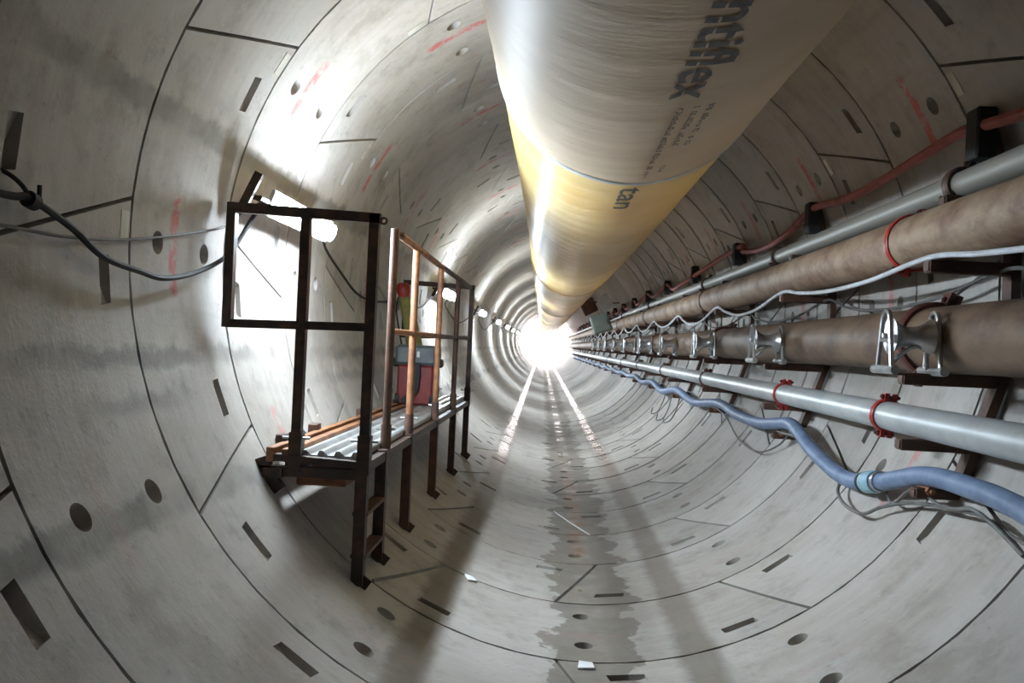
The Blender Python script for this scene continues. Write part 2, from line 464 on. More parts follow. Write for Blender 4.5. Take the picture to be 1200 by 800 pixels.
# ------------------------------------------------------------------ ventilation duct
DX, DZ, DR = .105, 1.185, .706
def duct():
    root = thing('ventilation_duct', 'fat yellow cloth ventilation duct hung along the tunnel crown', 'duct', (DX, 4.4, DZ+DR))
    def section(y0, y1, r, mat, step, amp, n, ph):
        bm = NB(); ys = []; y = y0
        while y < y1-1e-6: ys.append(y); y += step
        ys.append(y1); prev = None
        for y in ys:
            ring = []
            for j in range(n):
                a = 2*PI*j/n
                w = amp*(math.sin(19*y+2.6*math.sin(2*a+ph)+ph)*.5 + math.sin(37*y+4*math.sin(3*a)+1.7*ph)*.3 + math.sin(7*a+3*y)*.5)
                rr = r + w
                ring.append(bm.verts.new((DX+bend(y)+rr*math.sin(a), y, DZ-rr*math.cos(a)*.995)))
            if prev:
                for j in range(n): bm.faces.new((prev[j], prev[(j+1) % n], ring[(j+1) % n], ring[j]))
            prev = ring
        return part(root, 'duct_section', bm, mat, 60)
    o = section(-7.5, .8, DR+.006, 'film', .5, .0, 64, 0)
    o = section(.8, 4.42, DR+.006, 'film', .035, .0026, 128, 1.0); o['label'] = 'grey film covered duct length with wrinkles'
    for i, (a, b) in enumerate(((4.36, 14.4), (14.36, 24.4), (24.36, 34.4), (34.36, 44.4), (44.36, 54.4), (54.36, 71))):
        section(a, b, DR-.004-.002*(i % 2), 'yellow', .07 if i == 0 else .3, .004 if i == 0 else .003, 96 if i < 2 else 64, 2.0+i)
        if i: 
            bm = NB(); lathe(bm, [(-.03, DR+.004), (0, DR+.010), (.03, DR+.004), (0, DR-.003)], (0, 1, 0), (DX+bend(a), a, DZ), 64)
            part(root, 'seam_band', bm, 'yellow')
    bm = NB(); lathe(bm, [(-.020, DR+.004), (-.010, DR+.0105), (.010, DR+.0105), (.014, DR+.002)], (0, 1, 0), (DX, 4.42, DZ), 96)
    part(root, 'seam_band', bm, 'seam', label='blue grey welt round the end of the film covered length')
    bm = NB(); n = 160; prev = None      # gathered frill of yellow cloth at the overlap
    for t in (0, .03, .07):
        ring = [bm.verts.new((DX+(DR+.002+(.006*math.sin(j*1.9)+.004*math.sin(j*.7))*(1-t/.08))*math.sin(2*PI*j/n), 4.425+t, DZ-(DR+.002+(.006*math.sin(j*1.9))*(1-t/.08))*math.cos(2*PI*j/n))) for j in range(n)]
        if prev:
            for j in range(n): bm.faces.new((prev[j], prev[(j+1) % n], ring[(j+1) % n], ring[j]))
        prev = ring
    part(root, 'frill', bm, 'yellow', 60)
    for i in range(28):                  # hangers to the crown
        y = -6 + 2.2*i
        zt = math.sqrt(R*R - DX*DX); bm = NB()
        tube(bm, [(DX+bend(y), y, DZ+DR-.02), (DX+bend(y), y, zt+.01)], .006, 6); part(root, 'hanger', bm, 'dark_steel')
    # printed lettering, wrapped on to the cloth (u runs into the tunnel, v is up the letter)
    def print_on(bm, y0, y1, a0, a1, rr, name, mat='ink'):
        us = [v.co.x for v in bm.verts]; vs = [v.co.y for v in bm.verts]
        lu, hu, lv, hv = min(us), max(us), min(vs), max(vs)
        for i in range(1, 6):
            g = bm.verts[:] + bm.edges[:] + bm.faces[:]
            bmesh.ops.bisect_plane(bm, geom=g, plane_co=(0, lv+(hv-lv)*i/6, 0), plane_no=(0, 1, 0))
        for i in range(1, 30):
            g = bm.verts[:] + bm.edges[:] + bm.faces[:]
            bmesh.ops.bisect_plane(bm, geom=g, plane_co=(lu+(hu-lu)*i/30, 0, 0), plane_no=(1, 0, 0))
        for v in bm.verts:
            y = y0+(y1-y0)*(v.co.x-lu)/(hu-lu); a = math.radians(a0+(a1-a0)*(v.co.y-lv)/(hv-lv))
            v.co = (DX+bend(y)+rr*math.sin(a), y, DZ-rr*math.cos(a))
        part(root, name, bm, mat)
    def letters(txt):
        cu = bpy.data.curves.new('lettering', 'FONT'); cu.body = txt; cu.size = 1; cu.offset = .012; cu.resolution_u = 3
        to = bpy.data.objects.new('lettering', cu); C.objects.link(to)
        dg = bpy.context.evaluated_depsgraph_get(); me = bpy.data.meshes.new_from_object(to.evaluated_get(dg))
        bpy.data.objects.remove(to); bm = NB(); bm.from_mesh(me); bpy.data.meshes.remove(me)
        bmesh.ops.remove_doubles(bm, verts=bm.verts, dist=1e-5)
        return bm
    def stripe(bm, c, w):                # the thin line that runs through the lower part of the letters
        for q in (c-w, c+w):
            bmesh.ops.bisect_plane(bm, geom=bm.verts[:]+bm.edges[:]+bm.faces[:], plane_co=(0, q, 0), plane_no=(0, 1, 0))
        bmesh.ops.delete(bm, geom=[f for f in bm.faces if abs(f.calc_center_median().y-c) < w*.98], context='FACES')
    bm = letters('Ventiflex'); stripe(bm, .17, .018)
    print_on(bm, 1.70, 2.90, .8, 12.8, DR+.0098, 'lettering')
    bm = letters('tan'); print_on(bm, 4.52, 5.22, -1.8, 6.8, DR+.003, 'lettering')
    random.seed(3)                       # rows of small print too blurred to read: only the strokes
    for a, ya, yb in ((4.6, 2.98, 4.22), (9.2, 3.0, 3.56), (13.4, 3.0, 3.60), (9.5, 3.98, 4.12)):
        bm = NB(); y = ya
        while y < yb:
            wd = random.uniform(.016, .03); h = random.choice((1.3, 1.7, 2.0)); 
            if random.random() > .16:
                q = [(y, a), (y+wd, a), (y+wd, a+h), (y, a+h)]
                rr = DR+.0098
                f = [bm.verts.new((DX+rr*math.sin(math.radians(g)), u, DZ-rr*math.cos(math.radians(g)))) for u, g in q]
                g0 = [(y+wd*.35, a+h*.3), (y+wd*.65, a+h*.3), (y+wd*.65, a+h*.75), (y+wd*.35, a+h*.75)]
                e = [bm.verts.new((DX+rr*math.sin(math.radians(g)), u, DZ-rr*math.cos(math.radians(g)))) for u, g in g0]
                for i in range(4):
                    if random.random() > .2: bm.faces.new((f[i], f[(i+1) % 4], e[(i+1) % 4], e[i]))
            y += wd+.009
        part(root, 'small_print', bm, 'ink')['kind'] = 'stuff'
    return root
duct()

# ------------------------------------------------------------------ pipes on the right wall
def coupling(pipe, x, y, z, r, mat, a0=75, w=.045, lug=.03, fat=1.0):
    bx = x+bend(y)
    bm = NB(); lathe(bm, [(-w/2, r+.002), (-w/2, r+.009*fat), (-w*.3, r+.014*fat), (w*.3, r+.014*fat), (w/2, r+.009*fat), (w/2, r+.002)], (0, 1, 0), (bx, y, z), 28)
    for s in (0, 180):
        a = math.radians(a0+s); d = Vector((math.cos(a), 0, math.sin(a))); t = Vector((-d.z, 0, d.x)); c = Vector((bx, y, z))+d*(r+.018*fat)
        for q in (-1, 1):
            bar(bm, c+t*(q*.019)-d*lug*.8, c+t*(q*.019)+d*lug*.8, .024, w*1.2, up=(0, 1, 0))
    o = part(pipe, 'coupling', bm, mat)
    for s in (0, 180):
        a = math.radians(a0+s); d = Vector((math.cos(a), 0, math.sin(a))); t = Vector((-d.z, 0, d.x)); c = Vector((bx, y, z))+d*(r+.022*fat)
        bm = NB(); tube(bm, [c-t*.056, c+t*.048], .008, 8); tube(bm, [c-t*.044, c-t*.030], .016, 6); tube(bm, [c+t*.030, c+t*.042], .016, 6)
        part(o, 'bolt', bm, mat if mat != 'red_clamp' else 'brown_clamp')

def pipeline(label, x, z, r, mat, couplings, mats, a0=75, wl=(.045, .03, 1.0)):
    root = thing('steel_pipe', label, 'pipe', (x, 4.2, z-r))
    ys = [-7.5, 0, 4, 5, 6, 7, 8, 9, 10, 11] + [12+i*2 for i in range(30)]
    bm = NB(); tube(bm, [(x+bend(y), y, z) for y in ys], r, 32); part(root, 'pipe_barrel', bm, mat)
    for i, y in enumerate(couplings): coupling(root, x, y, z, r, mats[min(i, len(mats)-1)], a0, *wl)
    return root
pipeline('slim grey pipe running highest on the right wall, under the red hose', 1.72, .50, .064, 'grey_pipe', [4.28, 7.6, 11, 16.5, 22], ['dark_steel'], 60, (.06, .05, 1.8))
pipeline('big tan rusty pipe with red couplings, second pipe from the top', 1.66, .260, .1425, 'rust_pipe', [4.66, 10.4, 16.1, 21.8, 27.5], ['red_clamp', 'brown_clamp'], 70)
pipeline('big brown rusty pipe behind the shiny cable rollers', 1.68, -.258, .163, 'rust_pipe2', [-1, 4.42, 9.6, 14.8, 20, 25.2], ['brown_clamp'], 68, (.07, .06, 2.0))
pipeline('slim galvanised pipe with red couplings, lowest of the pipes', 1.55, -.665, .0755, 'galv', [4.64, 6.66, 9.87, 13.2, 16.5, 19.8, 24], ['red_clamp', 'red_clamp', 'brown_clamp'], 85)

# brackets: bent post against the lining with five arms
BY = [4.2+2.65*i for i in range(-1, 18)]
def bracket():
    y = 4.2
    root = thing('pipe_bracket', '', 'bracket', (1.745, y, -.92), 'pipe brackets along the right wall')
    bm = NB(); sweep(bm, [(1.79, y, .80), (1.935, y, .30), (1.94, y, -.10), (1.915, y, -.42), (1.745, y, -.92)], rect(.085, .045), up=(1, 0, 0))
    part(root, 'post', bm, 'brown_steel')
    for z, x0, x1, mat, h in ((.43, 1.60, 1.90, 'dark_steel', .05), (.116, 1.54, 1.94, 'brown_steel', .06), (-.425, 1.44, 1.92, 'brown_steel', .06), (-.744, 1.44, 1.83, 'brown_steel', .055), (-.975, 1.52, 1.73, 'brown_steel', .05)):
        bm = NB(); box(bm, (x0, y-.035, z-h), (x1, y+.035, z), .004)
        box(bm, (x0-.006, y-.028, z-h+.008), (x0+.002, y+.028, z-.008))
        part(root, 'arm', bm, mat)
    bm = NB(); box(bm, (1.70, y-.10, .60), (1.80, y+.02, .84), .01); part(root, 'hose_hook', bm, 'black')
    for q in (-.05, .05):
        bm = NB(); tube(bm, [(1.70, y+q, -.975), (1.75, y+q, -.94)], .012, 6); part(root, 'anchor_bolt', bm, 'brown_steel')
    bm = NB(); bar(bm, (1.70, y-.08, -.975), (1.70, y+.08, -.975), .05, .02); part(root, 'foot_plate', bm, 'brown_steel')
    bm = NB(); tube(bm, [(1.58, y-.06, -.985), (1.58, y+.06, -.985)], .022, 6); tube(bm, [(1.58, y-.08, -.985), (1.58, y+.08, -.985)], .010, 6)
    part(root, 'clamp_bolt', bm, 'rust_steel')
    return root
ordn = ['just out of frame', 'nearest', 'second', 'third', 'fourth', 'fifth', 'sixth', 'seventh', 'eighth', 'ninth', 'tenth', 'eleventh', 'twelfth', 'thirteenth', 'fourteenth', 'fifteenth', 'sixteenth', 'seventeenth', 'eighteenth']
b0 = bracket()
for i, y in enumerate(BY):
    if i == 0: lab = 'brown steel pipe bracket cut off by the right edge of the picture'
    elif i < 7: lab = ('brown steel pipe bracket with five arms, %s from the camera' % ordn[i])
    else: lab = 'small far brown pipe bracket on the right wall, %s from the camera' % ordn[i]
    if i == 0: first = dup(b0, (1.745+bend(y), y, -.92), lab)
    elif i == 1: b0['label'] = lab
    else: dup(b0, (1.745+bend(y), y, -.92), lab)

def roller():
    y = 4.0; x0, x1, z = 1.29, 1.495, -.26
    root = thing('cable_roller', '', 'cable roller', (1.40, y, -.43), 'zinc cable rollers on the bracket arms')
    prof = []
    for i in range(11):
        t = i/10; prof.append((t*(x1-x0-.03), .044 + .042*abs(2*t-1)**2.2))
    bm = NB(); lathe(bm, [(0, .008)] + prof + [(x1-x0-.03, .008)], (1, 0, 0), (x0+.015, y, z), 24); part(root, 'drum', bm, 'zinc', 50)
    bm = NB(); tube(bm, [(x0-.02, y, z), (x1+.02, y, z)], .011, 8); part(root, 'axle', bm, 'zinc')
    for x in (x0-.005, x1+.005):
        pts = [(x, y-.085, z-.15)] + [(x, y-.045*math.cos(a), z+.06+.055*math.sin(a)) for a in [PI*k/6 for k in range(7)]] + [(x, y+.085, z-.15)]
        bm = NB(); tube(bm, pts, .0115, 8); tube(bm, [(x, y-.062, z-.02), (x, y+.062, z-.02)], .010, 8); part(root, 'hoop', bm, 'zinc')
        bm = NB(); tube(bm, [(x, y-.125, z-.155), (x, y+.125, z-.155)], .021, 10); part(root, 'base_tube', bm, 'zinc')
    bm = NB(); pts = [(x1-.01, y+.02, z-.15), (x1-.03, y-.0, z-.06), (x1-.075, y-.02, z-.045), (x1-.12, y-.02, z-.06), (x0+.03, y, z-.12)]
    tube(bm, spline(pts, 4), .010, 8); part(root, 'guide_rod', bm, 'zinc')
    bm = NB(); bar(bm, (x0, y, z-.172), (x1, y, z-.172), .03, .012); bar(bm, (x1-.03, y, z-.172), (x1-.03, y+.20, z-.172), .035, .012); part(root, 'mount_bar', bm, 'brown_steel')
    return root
r0 = roller()
rl = ['nearest cable roller with zinc hoops, in front of the brown pipe', 'second zinc cable roller from the camera', 'third zinc cable roller from the camera', 'fourth zinc cable roller from the camera', 'fifth zinc cable roller from the camera']
for i in range(10):
    y = 4.0+2.65*i; lab = rl[i] if i < 5 else 'tiny far zinc cable roller, %s from the camera' % ordn[i+1]
    if i == 0: r0['label'] = lab
    else: dup(r0, (1.40+bend(y), y, -.43), lab)

# hoses and cables on the right
def bent(pts): return [(x+bend(y), y, z) for x, y, z in pts]
def line_thing(name, label, cat, pts, r, mat, per=8, n=10):
    P = spline(bent(pts), per); bm = NB(); tube(bm, P, r, n)
    return single(name, bm, mat, label, cat, tuple(P[0]))
pts = [(1.76, .5, .62), (1.76, 1.5, .74), (1.74, 2.6, .66), (1.74, 3.6, .70), (1.74, 4.15, .755), (1.74, 4.45, .775), (1.72, 5.4, .72), (1.73, 6.0, .73), (1.74, 6.8, .79), (1.73, 7.3, .70), (1.72, 8.1, .64), (1.73, 9.1, .71), (1.74, 9.5, .79)]
for i, y in enumerate(BY[4:]):
    pts += [(1.73, y+.9, .66+.02*(i % 3)), (1.72, y+1.7, .63+.03*(i % 2)), (1.74, y+2.65, .77)]
line_thing('red_hose', 'dusty red hose slung from hooks above the grey pipe', 'hose', pts, .028, 'red_hose')
pts = []
for i, y in enumerate(BY):
    sg = .0 if i < 2 else .045+.02*(i % 2)
    pts += [(1.548, y, .130), (1.535, y+.75, .075-sg), (1.53, y+1.45, .062-sg*1.3), (1.535, y+2.1, .090-sg*.6)]
line_thing('white_hose', 'thin pale hose drooping in loops below the tan rusty pipe', 'hose', pts, .0135, 'white_hose', 6)
pts = []
for i, y in enumerate(BY[:9]):
    pts += [(1.87, y-.1, .08), (1.85, y+.6, -.02), (1.85, y+1.4, -.05), (1.86, y+2.1, 0)]
line_thing('grey_cable', 'thin grey cable hanging close to the wall between the two rusty pipes', 'cable', pts, .010, 'grey_cable', 6, 8)
bpts = [(1.57, .8, -.95), (1.57, 1.55, -.90), (1.57, 2.6, -1.0), (1.58, 3.38, -.92), (1.58, 3.71, -.905), (1.58, 4.2, -.92), (1.56, 4.72, -1.03), (1.55, 5.24, -1.09), (1.56, 5.92, -1.01), (1.58, 6.5, -.89), (1.58, 6.9, -.91), (1.58, 7.5, -.96), (1.58, 8.4, -.96), (1.58, 9.3, -.91), (1.57, 10.75, -.99), (1.57, 12.17, -.91), (1.57, 13.53, -1.0), (1.57, 14.8, -.91), (1.57, 16.2, -.97), (1.57, 17.45, -.90)]
for i, y in enumerate(BY[6:]):
    bpts += [(1.57, y+1.3, -.945), (1.57, y+2.65, -.905)]
P = spline(bent(bpts), 8)
bh = thing('blue_hose', 'fat blue hose snaking along the lowest bracket arms', 'hose', tuple(P[0]))
bm = NB(); tube(bm, P, .048, 14); part(bh, 'hose_body', bm, 'blue_hose')
def at_y(P, y):
    for a, b in zip(P[:-1], P[1:]):
        if a.y <= y <= b.y: return a.lerp(b, (y-a.y)/max(1e-6, b.y-a.y)), (b-a).normalized()
c, d = at_y(P, 4.83)
bm = NB(); lathe(bm, [(-.07, .03), (-.07, .058), (-.055, .063), (.055, .063), (.07, .058), (.07, .03)], d, c, 20); fit = part(bh, 'connector', bm, 'blue_fit', label='pale blue hose connector')
bm = NB(); lathe(bm, [(.074, .03), (.074, .060), (.10, .060), (.10, .03)], d, c, 20); part(fit, 'seal_ring', bm, 'black')
bm = NB(); lathe(bm, [(-.13, .045), (-.13, .056), (-.095, .056), (-.095, .045)], d, c, 20); part(fit, 'hose_clip', bm, 'zinc')
def cable(label, pts, r=.009, mat='grey_cable'): return line_thing('grey_cable', label, 'cable', pts, r, mat, 8, 8)
cable('grey cable looping under the blue hose beside the pale blue connector', [(1.60, 3.37, -1.1), (1.60, 3.6, -1.03), (1.60, 3.78, -1.0), (1.60, 3.95, -1.03), (1.60, 4.38, -1.08), (1.55, 4.64, -1.15), (1.50, 4.79, -1.22), (1.49, 5.04, -1.22), (1.52, 5.27, -1.18), (1.58, 5.43, -1.11), (1.60, 5.82, -1.06), (1.58, 6.33, -.97), (1.56, 6.8, -.97)], .010, 'grey_cable')
cable('thin brown grey cable trailing from the nearest bracket foot to the right edge', [(1.62, 2.9, -1.08), (1.62, 3.41, -1.06), (1.62, 3.74, -1.02), (1.60, 4.05, -1.04), (1.56, 4.29, -1.0), (1.58, 4.59, -1.12), (1.60, 4.77, -1.06)], .008)
cable('thin grey cable hanging in one loop between second and third bracket', [(1.60, 6.6, -.93), (1.60, 6.96, -1.09), (1.53, 7.34, -1.19), (1.55, 8.15, -1.17), (1.58, 8.9, -1.02), (1.58, 9.4, -.97)], .008)
for i, (yy, dz) in enumerate(((11.8, 0), (12.5, -.03), (13.1, .02))):
    lab = ['nearest', 'middle', 'farthest'][i] + ' of three small wire hooks hanging below the blue hose'
    cable(lab, [(1.57, yy, -.97), (1.52, yy-.05, -1.15+dz), (1.44, yy-.1, -1.30+dz), (1.38, yy+.15, -1.36+dz), (1.42, yy+.35, -1.28+dz)], .008)

# ------------------------------------------------------------------ lamps and cables on the left wall
def lamp():
    y = 4.50; L = 1.18; a = -79.8
    c = on_wall(a, y, R-.19); b = math.radians(-90+20); n = Vector((-math.sin(b), 0, -math.cos(b))); t = Vector((n.z, 0, -n.x))
    root = thing('tunnel_lamp', '', 'lamp', tuple(on_wall(a, y+L/2, R)), 'fluorescent lamps along the left wall')
    e = Vector((0, 1, 0)); s = c
    bm = NB(); sweep(bm, [s, s+e*L], [(-.072, -.022), (.072, -.022), (.072, -.002), (.062, .002), (-.062, .002), (-.072, -.002)], up=n); part(root, 'housing', bm, 'white')
    prof = [(.056*math.cos(2*PI*k/20), .025*math.sin(2*PI*k/20)) for k in range(20)]
    bm = NB(); sweep(bm, [s+n*.024+e*.02, s+n*.024+e*(L-.02)], prof, up=n); part(root, 'tube_cover', bm, 'tube', 60)
    for q in (.22, L-.22):
        bm = NB(); bar(bm, s+n*.036-t*.062+e*q, s+n*.036+t*.062+e*q, .02, .03, up=n); part(root, 'clip', bm, 'zinc')
    for q in (.15, L-.15):
        bm = NB(); bar(bm, s+e*q-n*.187, s+e*q, .03, .03, up=e); part(root, 'standoff', bm, 'dark_steel')
    bm = NB(); bar(bm, s+e*-.10-n*.10+t*.11, s+e*-.10-n*.08-t*.12, .045, .03, up=e); tube(bm, [s+e*-.1-n*.03, s+e*.06-n*.01], .014, 8); part(root, 'bracket', bm, 'dark_steel')
    return root
l0 = lamp(); ll = l0.location.copy()
LY = [4.50, 12.0, 19.2, 26.4, 33.5, 40.5, 47.5, 54.5, 61.5]
names = ['brightest lit twin tube lamp on the wall above the platform front', 'second lit tube lamp, seen through the platform railing', 'third lit tube lamp along the left wall', 'fourth lit tube lamp along the left wall', 'fifth lit tube lamp along the left wall', 'sixth lit tube lamp close to the far glow', 'seventh lit tube lamp at the far glow', 'eighth lit tube lamp, inside the far glow', 'ninth and last lit tube lamp, inside the far glow']
for i, y in enumerate(LY):
    if i == 0: l0['label'] = names[0]
    else: dup(l0, (ll.x+bend(y), ll.y+y-4.50, ll.z), names[i])

def left_line(name, label, pts, r, mat='black'): return line_thing(name, label, 'cable', pts, r, mat, 8, 8)
left_line('power_cable', 'thick black cable sagging from the wall hook to the bright lamp', [(-1.93, .5, .12), (-1.93, 1.6, .0), (-1.94, 2.5, .01), (-1.94, 2.66, .02), (-1.94, 2.91, -.04), (-1.94, 3.13, -.12), (-1.93, 3.39, -.15), (-1.93, 3.62, -.16), (-1.94, 3.98, -.10), (-1.94, 4.34, .02), (-1.90, 4.50, .20), (-1.84, 4.50, .30), (-1.80, 4.52, .33)], .0125)
left_line('signal_wire', 'thin grey wire crossing the black cable on the left wall', [(-1.96, .5, -.02), (-1.96, 1.8, -.10), (-1.965, 2.57, -.08), (-1.965, 2.94, -.07), (-1.965, 3.4, -.02), (-1.96, 4.0, .09), (-1.96, 4.35, .17), (-1.93, 4.48, .26), (-1.82, 4.52, .34)], .006, 'grey_cable')
left_line('power_cable', 'black cable dipping along the wall beyond the bright lamp', [(-1.80, 5.66, .31), (-1.92, 6.1, .26), (-1.96, 6.76, .13), (-1.965, 7.4, -.0), (-1.965, 8.2, -.02), (-1.96, 9.6, .05), (-1.96, 11.0, .05), (-1.93, 11.8, .22), (-1.82, 12.03, .31)], .010)
for i, (a, b) in enumerate(((13.2, 19.2), (20.4, 26.4))):
    left_line('power_cable', ['black cable between second and third lamp', 'black cable between third and fourth lamp'][i], [(-1.81, a, .31), (-1.94, a+.5, .2), (-1.965, (a+b)/2, .0), (-1.94, b-.5, .2), (-1.81, b, .31)], .010)
hk = thing('cable_hook', 'black wire hook in a wall pocket carrying the black cable', 'hook', (-1.96, 2.62, .03))
bm = NB(); tube(bm, spline([(-2.04, 2.59, .11), (-1.985, 2.62, .09), (-1.95, 2.645, .055), (-1.935, 2.665, .015), (-1.93, 2.69, .01), (-1.93, 2.70, .03), (-1.93, 2.70, .07)], 5), .0075, 8); part(hk, 'rod', bm, 'black')
bm = NB(); lathe(bm, [(-.02, .013), (-.02, .028), (.02, .028), (.02, .013)], (0, 1, -.2), (-1.94, 2.675, .015), 12); part(hk, 'tape_wrap', bm, 'black')

# ------------------------------------------------------------------ work platform on the left
def platform():
    X0, X1, XC = -1.165, -1.90, -1.515
    ZD, ZT, ZM = -.97, .225, -.335
    root = thing('work_platform', 'raised steel work platform with railings and ladder on the left', 'platform', (-1.3, 6.8, -1.62))
    P = lambda n, bm, m, lab=None: part(root, n, bm, m, 35, lab)
    def sq(name, a, b, w, mat, h=None):
        bm = NB(); bar(bm, a, b, w, h, up=(0, 1, 0)); return P(name, bm, mat)
    def rd(name, a, b, r, mat):
        bm = NB(); tube(bm, [a, b], r, 12); return P(name, bm, mat)
    floorz = lambda x: -math.sqrt(R*R-x*x)
    yf, yb = 4.27, 9.32
    # end frames
    for y, mat in ((yf, 'dark_steel'), (yb, 'dark_steel')):
        sq('top_rail', (X1, y, ZT+.03), (X0+.03, y, ZT), .05, mat)
        sq('mid_rail', (X1, y, ZM), (X0, y, ZM+.01), .042, mat)
        sq('post', (X1, y, ZM-.02), (X1, y, ZT+.055), .046, mat)
        sq('post', (XC, y, ZD-.06), (XC, y, ZT+.02), .048, mat)
        sq('post', (X0, y, ZD-.03), (X0, y, ZT+.02), .050, mat)
    bm = NB(); lathe(bm, [(-.006, .010), (-.006, .020), (.006, .020), (.006, .010)], (0, 1, 0), (X0+.045, yf, ZT-.01), 12); P('eye', bm, 'dark_steel')
    # side railing
    ys = [4.86, 5.63, 6.86, 8.09]; mats = ['brown_steel', 'rust_steel', 'rust_steel', 'brown_steel']
    for y, m in zip(ys, mats):
        rd('post', (X0-.01, y, ZD-.05), (X0-.01, y, ZT+(.03 if y < 5 else -.005)), .024, m)
        o = rd('socket', (X0-.01, y, ZD-.08), (X0-.01, y, ZD+.10), .031, 'brown_steel')
        bm = NB(); tube(bm, [(X0-.065, y, ZD+.075), (X0+.045, y, ZD+.075)], .007, 8); part(o, 'pin', bm, 'zinc')
    for x, y in ((XC, yf), (X0, yf), (X0, yb), (XC, yb)):
        o = sq('socket', (x, y, ZD-.10), (x, y, ZD+.10), .064, 'dark_steel')
        bm = NB(); tube(bm, [(x-.07, y-.01, ZD+.07), (x+.07, y-.01, ZD+.07)], .007, 8); part(o, 'pin', bm, 'zinc')
    rd('top_rail', (X0-.01, 4.86, ZT+.015), (X0-.01, 6.9, ZT), .022, 'rust_steel')
    rd('top_rail', (X0-.01, 6.88, ZT+.002), (X0-.01, yb, ZT), .022, 'brown_steel')
    rd('mid_rail', (X0-.01, 4.86, ZM), (X0-.01, 6.9, ZM), .018, 'rust_steel')
    rd('mid_rail', (X0-.01, 6.9, ZM), (X0-.01, yb, ZM), .018, 'brown_steel')
    bm = NB(); lathe(bm, [(-.008, .010), (-.008, .024), (.008, .024), (.008, .010)], (1, 0, 0), (X0+.02, 4.93, ZT), 12); P('eye', bm, 'brown_steel')
    # legs
    for y, m in ((yf, 'dark_steel'), (4.75, 'dark_steel'), (5.6, 'brown_steel'), (6.84, 'brown_steel'), (8.09, 'dark_steel'), (yb, 'dark_steel')):
        w = .06
        o = sq('leg', (X0-.005, y, floorz(X0)-.0), (X0-.005, y, ZD-.03), w, m)
        bm = NB(); n = Vector((-X0, 0, -floorz(X0))).normalized(); c = Vector((X0-.005, y, floorz(X0)+.004))
        t = Vector((-n.z, 0, n.x)); bar(bm, c-t*.05+n*.006, c+t*.05+n*.006, .10, .010, up=(0, 1, 0)); part(o, 'foot_plate', bm, m)
    # ladder rungs
    for z in (-1.26, -1.475):
        bm = NB(); box(bm, (X0-.05, yf, z-.02), (X0+.03, 4.75, z), .003); P('rung', bm, 'brown_steel', 'worn brown ladder rung')
    # frame beams
    for x in (X0-.02, -1.53):
        sq('side_beam', (x, yf, ZD-.065), (x, yb, ZD-.065), .05, 'dark_steel', .08)
    for y in (yf, 5.6, 6.84, 8.09, yb):
        sq('cross_beam', (-1.70 if y in (yf,) else -1.66, y, ZD-.10), (X0, y, ZD-.10), .05, 'dark_steel', .05)
    sq('end_beam', (-1.62, yf-.01, ZD-.03), (X0, yf-.01, ZD-.05), .035, 'dark_steel', .055)
    # wall shoes
    for y in (yf, 6.84, yb):
        bm = NB(); sweep(bm, [(-1.70, y, ZD-.04), (-1.665, y, ZD-.13), (-1.60, y, ZD-.21)], rect(.09, .05), up=(0, 1, 0))
        box(bm, (-1.67, y-.045, ZD-.13), (-1.57, y+.045, ZD-.085)); P('wall_shoe', bm, 'dark_steel')
    # deck of galvanised ribbed planks
    for i in range(4):
        a = X0-.035-i*.0875
        for j, (ya, yc) in enumerate(((yf+.03, 6.83), (6.85, yb-.02))):
            pr = [(a, ya, ZD-.035), (a, ya, ZD-.004), (a-.010, ya, ZD+.006), (a-.030, ya, ZD+.006), (a-.040, ya, ZD-.016), (a-.074, ya, ZD-.016), (a-.083, ya, ZD-.004), (a-.083, ya, ZD-.035)]
            bm = NB(); A = [bm.verts.new(p) for p in pr]; B = [bm.verts.new((p[0], yc, p[2])) for p in pr]
            for q in range(len(pr)-1): bm.faces.new((A[q], A[q+1], B[q+1], B[q]))
            bm.faces.new(A); bm.faces.new(B[::-1]); P('deck_plank', bm, 'deck')
    # rusty channel and timber along the wall side
    bm = NB(); box(bm, (-1.585, yf-.02, ZD-.05), (-1.535, yb, ZD+.012), .004); P('edge_channel', bm, 'rust_steel')
    bm = NB(); box(bm, (-1.66, yf-.03, ZD-.055), (-1.615, yb-.1, ZD+.02), .004); P('edge_channel', bm, 'rust_steel')
    for y in (4.55, 5.15, 6.4, 7.6):
        bm = NB(); box(bm, (-1.70, y-.05, ZD-.02), (-1.645, y+.05, ZD+.055), .004); P('packing_block', bm, 'brown_steel')
    bm = NB(); box(bm, (-1.56, 4.45, ZD-.20), (-1.30, 5.5, ZD-.135), .004); P('spare_board', bm, 'rust_steel', 'loose rusty board under the deck')
    return root
platform()

